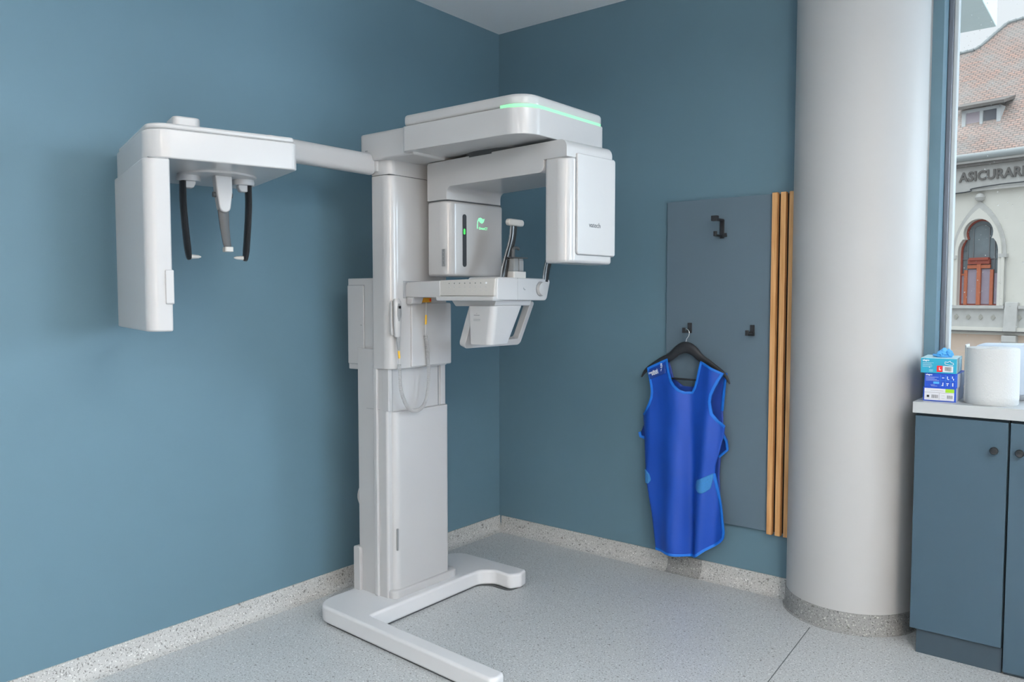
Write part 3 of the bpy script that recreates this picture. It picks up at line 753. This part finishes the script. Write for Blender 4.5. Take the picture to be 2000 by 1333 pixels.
# glove boxes ---------------------------------------------------------------
def glovebox(x, y, z, label, m_face, m_side, rot, w=.106, d=.19, h=.0515):
    b = thing('glove_box', label, 'glove box', (x, y, z), rot, group='glove boxes stacked by the pillar')
    box('carton', 0, w, 0, d, 0, h, m_face, b, .0008)
    box('side_print', w, w+.0006, .001, d-.001, .001, h-.001, m_side, b)
    return b
zt = .934
g1 = glovebox(2.189, -.208, zt, 'bottom glove box, blue with a white and lime label', 'royal', 'palecard', R(2))
box('label', .004, .100, -.0008, 0, .004, .047, 'boxwhite', g1)
box('colour_patch', .072, .100, -.0014, -.0006, .034, .047, 'lime', g1)
boxes('print', [(.012, .020, -.0013, -.0006, .014, .022)], 'black', g1)
boxes('barcode', [(.028+.0021*i, .028+.0021*i+(.0008 if i % 3 else .0014), -.0013, -.0006, .012, .024) for i in range(10)]+[(.078+.0021*i, .078+.0021*i+(.0008 if i % 3 else .0014), -.0013, -.0006, .012, .024) for i in range(9)]+[(.004, .100, -.0012, -.0006, .0315, .0322), (.052, .0526, -.0012, -.0006, .006, .031), (.060, .070, -.0012, -.0006, .012, .0124), (.060, .070, -.0012, -.0006, .022, .0224), (.024, .066, -.0012, -.0006, .039, .0396)], 'darkprint', g1)
g2 = glovebox(2.192, -.206, zt+.0517, 'middle glove box, royal blue with white drawings and small print', 'royal', 'palecard', R(0))
text('lettering', 'alegro', .0085, 'whiteprint', g2, T=face_T((.004, -.0006, .0425), 0), bold=.0003, depth=.0003)
boxes('print', [(.004, .004+random.uniform(.028, .044), -.0008, 0, .036-.0042*i, .0367-.0042*i) for i in range(4)]+[(.022, .042, -.0008, 0, .004, .0046), (.02, .034, -.0008, 0, .0075, .0082)], 'whiteprint', g2)
boxes('diagram_lines', [(.052+.0165*i, .0524+.0165*i, -.0008, 0, .003, .046) for i in range(4)]+[(.052, .102, -.0008, 0, .0245, .0249)], 'cyan', g2)
boxes('diagram', [(.057, .064, -.0009, 0, .034, .0365), (.073, .0755, -.0009, 0, .031, .041), (.075, .080, -.0009, 0, .029, .0315), (.089, .0915, -.0009, 0, .034, .042), (.092, .095, -.0009, 0, .028, .034), (.059, .0615, -.0009, 0, .009, .018), (.056, .062, -.0009, 0, .006, .0085), (.071, .079, -.0009, 0, .014, .0165), (.073, .076, -.0009, 0, .007, .0125), (.090, .0935, -.0009, 0, .006, .018)], 'whiteprint', g2)
box('colour_patch', .029, .048, -.0009, 0, .0125, .020, 'cyan', g2)
g3 = glovebox(2.180, -.215, zt+.1034, 'top glove box, teal with a red L and a blue glove sticking out', 'teal', 'tealtop', R(4), w=.115, h=.0535)
box('lid', .0, .115, 0, .19, .0535, .0543, 'tealtop', g3)
text('lettering', 'alegro', .0085, 'whiteprint', g3, T=face_T((.006, -.0006, .0435), 0), bold=.0003, depth=.0003)
boxes('print', [(.006, .006+random.uniform(.026, .036), -.0008, 0, .037-.0038*i, .0376-.0038*i) for i in range(5)]+[(.027, .040, -.0008, 0, .006+.003*i, .0065+.003*i) for i in range(3)]+[(.027, .030, -.0008, 0, .019, .023)], 'whiteprint', g3)
box('size_patch', .052, .070, -.0009, 0, .005, .0275, 'red', g3)
text('size_lettering', 'L', .014, 'whiteprint', g3, T=face_T((.0585, -.0013, .012), 0), bold=.0006, depth=.0003)
box('barcode_label', .0715, .104, -.0009, 0, .005, .027, 'boxwhite', g3)
boxes('barcode', [(.078+.0016*i, .078+.0016*i+(.0006 if i % 3 else .0011), -.0014, -.0008, .009, .024) for i in range(13)], 'darkprint', g3)
bm = bmesh.new(); add_tube(bm, spline([(.078, -.0008, .034), (.078, -.0008, .042), (.086, -.0008, .041), (.094, -.0008, .045), (.097, -.0008, .040), (.103, -.0008, .039), (.104, -.0008, .033), (.096, -.0008, .031), (.078, -.0008, .034)], 4), .0010, 6)
finish('glove_drawing', mesh_from(bm), 'whiteprint', g3)
# the glove pulled up: crumpled sheet with finger tips
bm = bmesh.new()
def lump(cx, cy, cz, rx, ry, rz, sd):
    rnd = random.Random(sd)
    r = bmesh.ops.create_icosphere(bm, subdivisions=3, radius=1, matrix=Matrix.Translation((cx, cy, cz)) @ Matrix.Rotation(rnd.uniform(-.5, .5), 4, 'Y') @ Matrix.Diagonal((rx, ry, rz, 1)))
    c = Vector((cx, cy, cz))
    for v in r['verts']:
        d = v.co-c; a = math.sin(d.x*420+sd)*math.cos(d.y*380+sd*2)*math.sin(d.z*350+sd*3); v.co = c+d*(1+.22*a)
lump(.060, .075, .063, .018, .024, .018, 1); lump(.066, .070, .076, .010, .012, .014, 2); lump(.084, .080, .068, .012, .014, .016, 3); lump(.058, .082, .058, .030, .034, .007, 5)
finish('protruding_glove', mesh_from(bm), 'glove', g3, ang=25)

# paper roll ---------------------------------------------------------------
pr = thing('paper_towel_roll', 'large white paper towel roll standing on the worktop', 'paper roll', (2.397, -.152, .934))
bm = bmesh.new(); prof_ = [(.021, 0), (.080, 0), (.0835, .004), (.0845, .03), (.0838, .10), (.0835, .19), (.082, .1985), (.078, .2005), (.021, .200)]
rings = []; ns = 72
for r, h in prof_:
    ring = []
    for k in range(ns):
        a = 2*math.pi*k/ns; rr = r*(1+.004*math.sin(a*3+h*20)) if r > .05 else r
        ring.append(bm.verts.new((rr*math.cos(a), rr*math.sin(a), h)))
    rings.append(ring)
for i in range(len(rings)):
    j = (i+1) % len(rings)
    for k in range(ns): bm.faces.new((rings[i][k], rings[i][(k+1) % ns], rings[j][(k+1) % ns], rings[j][k]))
finish('paper', mesh_from(bm), 'paper', pr, ang=40)
lathe('cardboard_core', [(.0205, .001), (.0205, .197), (.017, .197), (.017, .01)], 'hole', pr, ns=32)
# loose sheet end on the left side
bm = bmesh.new(); grid = []
for j in range(13):
    z = .002+.204*j/12; row = []
    for i in range(7):
        a = R(205-i*9); r = .0848+.0012*i*i/8 + .0012*math.sin(z*60)*i/6
        row.append(bm.verts.new((r*math.cos(a), r*math.sin(a), z+(.003 if j == 12 else 0)*i/6)))
    grid.append(row)
for j in range(12):
    for i in range(6): bm.faces.new((grid[j][i], grid[j][i+1], grid[j+1][i+1], grid[j+1][i]))
lo = finish('loose_sheet_end', mesh_from(bm), 'paper', pr, ang=60); s = lo.modifiers.new('s', 'SOLIDIFY'); s.thickness = .0006
# pale case behind the roll
pc = thing('rounded_case', 'pale blue rounded case standing behind the paper roll by the window', 'case', (2.42, .02, .934))
prism('case_body', rp([(-.128, .018, .012), (.24, .018, .012), (.24, .212, .02), (-.085, .206, .05), (-.125, .17, .05)], 8), -.012, .045, 'case', pc, ax='y', bevel=.006)
box('case_base', -.12, .235, -.016, .05, 0, .0185, 'steel', pc, .003)

# ------------------------------------------------------------------ outside
cn = box('window_canopy', 1.0, 2.227, .30, 1.0, 2.593, 3.2, 'canopy', None, .004)
tag(cn, 'pale rendered canopy slab projecting outside above the window', 'canopy')
cn['label'] = 'pale rendered canopy slab jutting out above the street window'
st = box('street_ground', -14, 24, .9, 21.8, -4.4, -4.2, 'street', None); struct(st)

ORG = (-.71098, 21.98131, 0); RZ = math.atan2(-.23259672, .97257327)
bd = thing('old_town_building', 'cream stone building with red tiled roof and arched window across the street', 'building', (ORG[0], ORG[1], -4.2), RZ)
Z0 = 4.2
TB = Matrix.Translation((0, 0, Z0))
cs = -.03
def trefoil(k=0.0):
    hw = .52-k; pts = [(cs-hw, 1.105+k)]
    pts += [(cs-hw, 2.62), (cs-hw+.015, 2.74), (cs-hw+.06, 2.86), (cs-.395+k*.6, 2.955)]
    for i in range(17):
        a = R(206-232*i/16); pts.append((cs+(.385-k)*math.cos(a), 3.125+(.385-k)*math.sin(a)))
    pts += [(cs+.395-k*.6, 2.955), (cs+hw-.06, 2.86), (cs+hw-.015, 2.74), (cs+hw, 2.62), (cs+hw, 1.105+k)]
    return pts
def bp(name, outer, holes, lo, hi, m, parent=bd, bevel=0): return plate(name, outer, holes, lo, hi, m, parent, 'y', bevel, T=TB)
bp('wall', [(-9, -4.2), (12, -4.2), (12, 5.0), (-9, 5.0)], [trefoil()], 0, .45, 'plaster')
box('lower_wall', -9, 12, -.03, .3, 0, Z0+.30, 'beige', bd)
# arched surround
def ogee(hw, zs, za):
    L_ = []
    for i in range(9):
        t = i/8; L_.append((cs-hw*math.cos(t*math.pi/2)**.8 if t < 1 else cs, zs+(za-zs)*t**.85 if t else zs))
    return L_+[(2*cs-p[0], p[1]) for p in L_[::-1][1:]]
tr_ = trefoil(-.0001)
sur_o = [(cs-.70, 1.105)]+ogee(.70, 2.45, 4.0)+[(cs+.70, 1.105)]
sr = bp('arched_surround', sur_o+[(p[0], p[1]) for p in tr_[::-1]], [], -.06, .05, 'stone')
sur2 = [(cs-.60, 1.105)]+ogee(.60, 2.5, 3.80)+[(cs+.60, 1.105)]
bp('inner_moulding', sur2+[(p[0], p[1]) for p in tr_[::-1]], [], -.12, -.055, 'plaster', sr)
for q_ in (cs-.74, cs+.54): box('capital', q_, q_+.20, -.15, 0, 2.42, 2.52, 'stone', sr, T=TB)
for s_ in (-.64, .64): lathe('colonnette', [(.045, 1.11), (.045, 2.42)], 'plaster', sr, c=(cs+s_, -.11, 0), T=TB, ns=12)
lathe('finial', [(.05, 4.0), (.10, 4.03), (.13, 4.10), (.10, 4.18), (.04, 4.22)], 'stone', sr, c=(cs, -.06, 0), T=TB, ns=14)
# window
aw = bp('arched_window', trefoil(.0), [trefoil(.045)], .10, .17, 'redwood')
bp('window_glass', trefoil(.02), [], .15, .17, 'pane', aw)
boxes('glazing_bar', [(cs-.215, cs-.195, .12, .15, 2.42, 3.28), (cs+.195, cs+.215, .12, .15, 2.42, 3.28), (cs-.49, cs-.20, .12, .15, 2.40, 2.42), (cs+.20, cs+.49, .12, .15, 2.40, 2.42), (cs-.36, cs-.34, .12, .15, 2.1, 2.95), (cs+.34, cs+.36, .12, .15, 2.1, 2.95), (cs-.49, cs-.36, .12, .15, 2.66, 2.675), (cs+.36, cs+.49, .12, .15, 2.66, 2.675)], 'mgrey', aw, T=TB)
bm = bmesh.new(); add_tube(bm, [(cs+.205*math.cos(R(180-180*i/12)), .135, 3.20+.16*math.sin(R(180-180*i/12))+Z0) for i in range(13)], .012, 6); finish('glazing_arch', mesh_from(bm), 'mgrey', aw)
box('transom', cs-.30, cs+.26, .02, .14, 2.26, 2.40, 'redwood', aw, T=TB)
box('transom_cornice', cs-.26, cs+.24, -.02, .14, 2.37, 2.44, 'redwood', aw, T=TB)
boxes('shutter', [(cs-.40, cs-.32, .05, .12, 1.12, 2.10), (cs+.27, cs+.35, .05, .12, 1.12, 2.10), (cs-.32, cs+.27, .05, .12, 2.14, 2.24), (cs-.49, cs-.40, .08, .12, 1.95, 2.0)], 'orangewood', aw, T=TB)
box('centre_post', cs-.065, cs+.035, .03, .12, 1.12, 2.26, 'orangewood', aw, T=TB)
boxes('curtained_pane', [(cs-.32, cs-.07, .10, .13, 1.12, 2.12), (cs+.04, cs+.27, .10, .13, 1.12, 2.12), (cs-.49, cs-.40, .10, .13, 1.12, 1.95), (cs+.37, cs+.49, .10, .13, 1.12, 2.0)], 'lilac', aw, T=TB)
# bands below
boxes('sill_band', [(-9, .68, -.16, 0, 1.02, 1.105), (1.04, 12, -.16, 0, 1.02, 1.105)], 'stone', bd, T=TB)
sp = box('parapet_panel', -9, 12, -.07, 0, .50, 1.02, 'stone', bd, T=TB)
bm = bmesh.new()
for i in range(8):
    for j in range(3): add_prism(bm, [(-.55+.32*i/1-.06, .78+.0), (-.55+.32*i, .70), (-.55+.32*i+.06, .78), (-.55+.32*i, .86)], -.10, -.06, 'y', TB)
finish('diamond_relief', mesh_from(bm), 'plaster', sp)
boxes('lower_band', [(-9, 12, -.15, 0, .40, .50), (-9, 12, -.10, 0, .30, .36)], 'plaster', bd, T=TB)
boxes('lower_ledge', [(-9, 12, -.20, 0, .355, .385)], 'letters', bd, T=TB)
prism('stone_bracket', [(-.16, 1.02), (-.22, .40), (-.05, .36), (0, .36), (0, 1.2), (-.12, 1.2)], .70, 1.02, 'stone', bd, ax='x', T=TB, bevel=.02)
prism('stone_bracket', [(-.10, .02), (-.20, .12), (-.20, .29), (0, .29), (0, 0)], .66, 1.02, 'stone', bd, ax='x', T=TB, bevel=.02)
# frieze, lettering, gutter
boxes('string_course', [(-9, 12, -.14, 0, 4.28, 4.36), (-9, 12, -.09, 0, 4.36, 4.46)], 'stone', bd, T=TB)
box('frieze', -9, 12, -.05, 0, 4.46, 5.0, 'stone', bd, T=TB)
text('frieze_lettering', 'ASICURARE', .36, 'letters', bd, T=TB @ Matrix.Translation((-.58, -.06, 4.585)), depth=.03, bold=.010, space=1.04, xs=.90)
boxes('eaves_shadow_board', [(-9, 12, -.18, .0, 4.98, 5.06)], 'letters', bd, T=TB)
box('soffit', -9, 12, -.24, .2, 5.06, 5.12, 'stone', bd, T=TB)
bm = bmesh.new(); add_tube(bm, [(-9, -.24, 5.22+Z0), (12, -.24, 5.22+Z0)], .10, 12); finish('gutter', mesh_from(bm), 'zinc', bd)
bm = bmesh.new(); add_tube(bm, spline([(-5, -.17, 4.30+Z0), (-.7, -.17, 4.26+Z0), (-.2, -.17, 4.35+Z0), (.4, -.17, 4.39+Z0), (1.2, -.17, 4.40+Z0), (6, -.17, 4.40+Z0)], 6), .018, 6); finish('facade_cable', mesh_from(bm), 'dgrey', bd)
# roof (sloping plane, pitch tan 1.3)
pit = math.atan(1.3); cr_, sr_ = math.cos(pit), math.sin(pit)
RT = Matrix.Translation((0, -.12, 5.22+Z0-.03)) @ Matrix.Rotation(pit, 4, 'X')
def sl_(s, d, z): return (s, (z-5.25)/sr_)
ridge = [(-9, 9.0), (-2.03, 9.03), (-1.47, 9.05), (-1.33, 9.13), (-1.19, 9.29), (-.93, 9.62), (-.80, 9.77), (-.71, 9.82), (-.35, 9.84), (12, 9.9)]
rpoly = [(-9, 0), (12, 0)]+[(s, (z-5.22)/sr_) for s, z in ridge[::-1]]
bm = bmesh.new(); add_prism(bm, rpoly, -.12, 0)
ro = finish('tiled_roof', mesh_from(bm), 'roof', bd); ro.matrix_local = RT
# ridge tiles
bm = bmesh.new()
rr_ = [Vector((s, (z-5.22)/sr_)) for s, z in ridge[1:]]
i_ = 0
for i in range(len(rr_)-1):
    a, b = rr_[i], rr_[i+1]; L_ = min((b-a).length, 4); k = max(1, int(L_/.16))
    for j in range(k):
        p = a.lerp(a+(b-a).normalized()*L_, j/k); q = a.lerp(a+(b-a).normalized()*L_, (j+1)/k)
        add_tube(bm, [(p.x, p.y, .0), (q.x, q.y, .0)], [.055, .075], 8)
rt = finish('ridge_tiles', mesh_from(bm), 'zinc', bd); rt.matrix_local = RT
# dormer
dm = boxes('dormer', [(-.90, .12, .70, 1.5, 6.10, 6.16), (-.90, -.80, .72, 1.5, 6.16, 6.74), (.02, .12, .72, 1.5, 6.16, 6.74), (-.42, -.34, .72, .80, 6.16, 6.70), (-.90, .12, .72, .80, 6.66, 6.74)], 'framelt', bd, T=TB)
box('dormer_pane', -.80, -.42, .78, .82, 6.16, 6.66, 'lilac', dm, T=TB)
box('dormer_pane', -.34, .02, .78, .82, 6.16, 6.66, 'darkpane', dm, T=TB)
prism('dormer_roof', [(.52, 6.74), (.50, 6.82), (1.7, 7.18), (1.7, 7.08)], -1.12, .28, 'letters', dm, ax='x', T=TB)
boxes('dormer_sill', [(-1.0, .16, .62, .76, 6.06, 6.11)], 'letters', dm, T=TB)

# ------------------------------------------------------------------ light
w = bpy.data.worlds.new('overcast'); scn.world = w; w.use_nodes = True; nt = w.node_tree; nt.nodes.clear()
ow = nt.nodes.new('ShaderNodeOutputWorld'); bg = nt.nodes.new('ShaderNodeBackground')
tc = nt.nodes.new('ShaderNodeTexCoord'); sx = nt.nodes.new('ShaderNodeSeparateXYZ'); rmp = nt.nodes.new('ShaderNodeValToRGB')
mr = nt.nodes.new('ShaderNodeMapRange'); mr.inputs[1].default_value = -1; mr.inputs[2].default_value = 1
nt.links.new(tc.outputs['Generated'], sx.inputs[0]); nt.links.new(sx.outputs['Z'], mr.inputs[0]); nt.links.new(mr.outputs[0], rmp.inputs[0])
e = rmp.color_ramp.elements
e[0].position = .47; e[0].color = (.16, .16, .16, 1); e[1].position = .53; e[1].color = (.86, .885, .92, 1)
x = rmp.color_ramp.elements.new(.68); x.color = (.93, .95, .98, 1)
x = rmp.color_ramp.elements.new(1.0); x.color = (3.2, 3.3, 3.4, 1)
nt.links.new(rmp.outputs[0], bg.inputs[0]); bg.inputs[1].default_value = 1.02
nt.links.new(bg.outputs[0], ow.inputs[0])

def area(name, loc, rot, sx_, sy_, power, col):
    l = bpy.data.lights.new(name, 'AREA'); l.shape = 'RECTANGLE'; l.size = sx_; l.size_y = sy_; l.energy = power; l.color = col
    o = bpy.data.objects.new(name, l); COL.objects.link(o); o.location = loc; o.rotation_euler = rot; return o
# added cool lamp, set at the added right-hand window
area('added_daylight_right', (RX+.12, -1.50, 1.80), (0, R(90), 0), 1.5, 1.55, 140, (.74, .88, 1.0))
# daylight through the street window, outside the glass and right of the view
area('daylight_window_back', (5.0, 1.35, 2.05), Vector((-1, -.52, -.08)).to_track_quat('-Z', 'Y').to_euler(), 0.8, 1.3, 100, (.74, .88, 1.0))
# added warm fill lamp behind the camera, no door modelled
area('warm_fill_light', (5.4, RY+.03, 1.75), (R(90), 0, R(25)), 1.8, 1.7, 185, (1.0, .82, .66))
# added fill lamps out of view below the ceiling, throwing light down and up
for i, (x_, y_, dn, up) in enumerate(((2.9, -5.2, 26, 40), (3.9, -2.6, 8, 210), (4.6, -4.0, 34, 26), (6.2, -3.2, 16, 12), (1.2, -4.0, 0.5, 40))):
    area('ceiling_fill_light', (x_, y_, H-.30), (0, 0, 0), .6, .6, dn, (1.0, .84, .68))
    area('ceiling_fill_uplight', (x_, y_, H-.28), (R(180), 0, 0), .6, .6, up, (1.0, .96, .92))

# ------------------------------------------------------------------ camera
cam = bpy.data.cameras.new('camera'); cam.sensor_width = 36; cam.lens = 1535/2000*36; cam.clip_end = 200
co = bpy.data.objects.new('camera', cam); COL.objects.link(co)
co.location = (2.79774, -3.39597, 1.31); co.rotation_euler = (R(90)-math.atan(84/1535), 0, R(38.55))
scn.camera = co
vs = scn.view_settings; vs.view_transform = 'Standard'; vs.look = 'None'; vs.exposure = 0.05; vs.gamma = 1; vs.use_curve_mapping = False
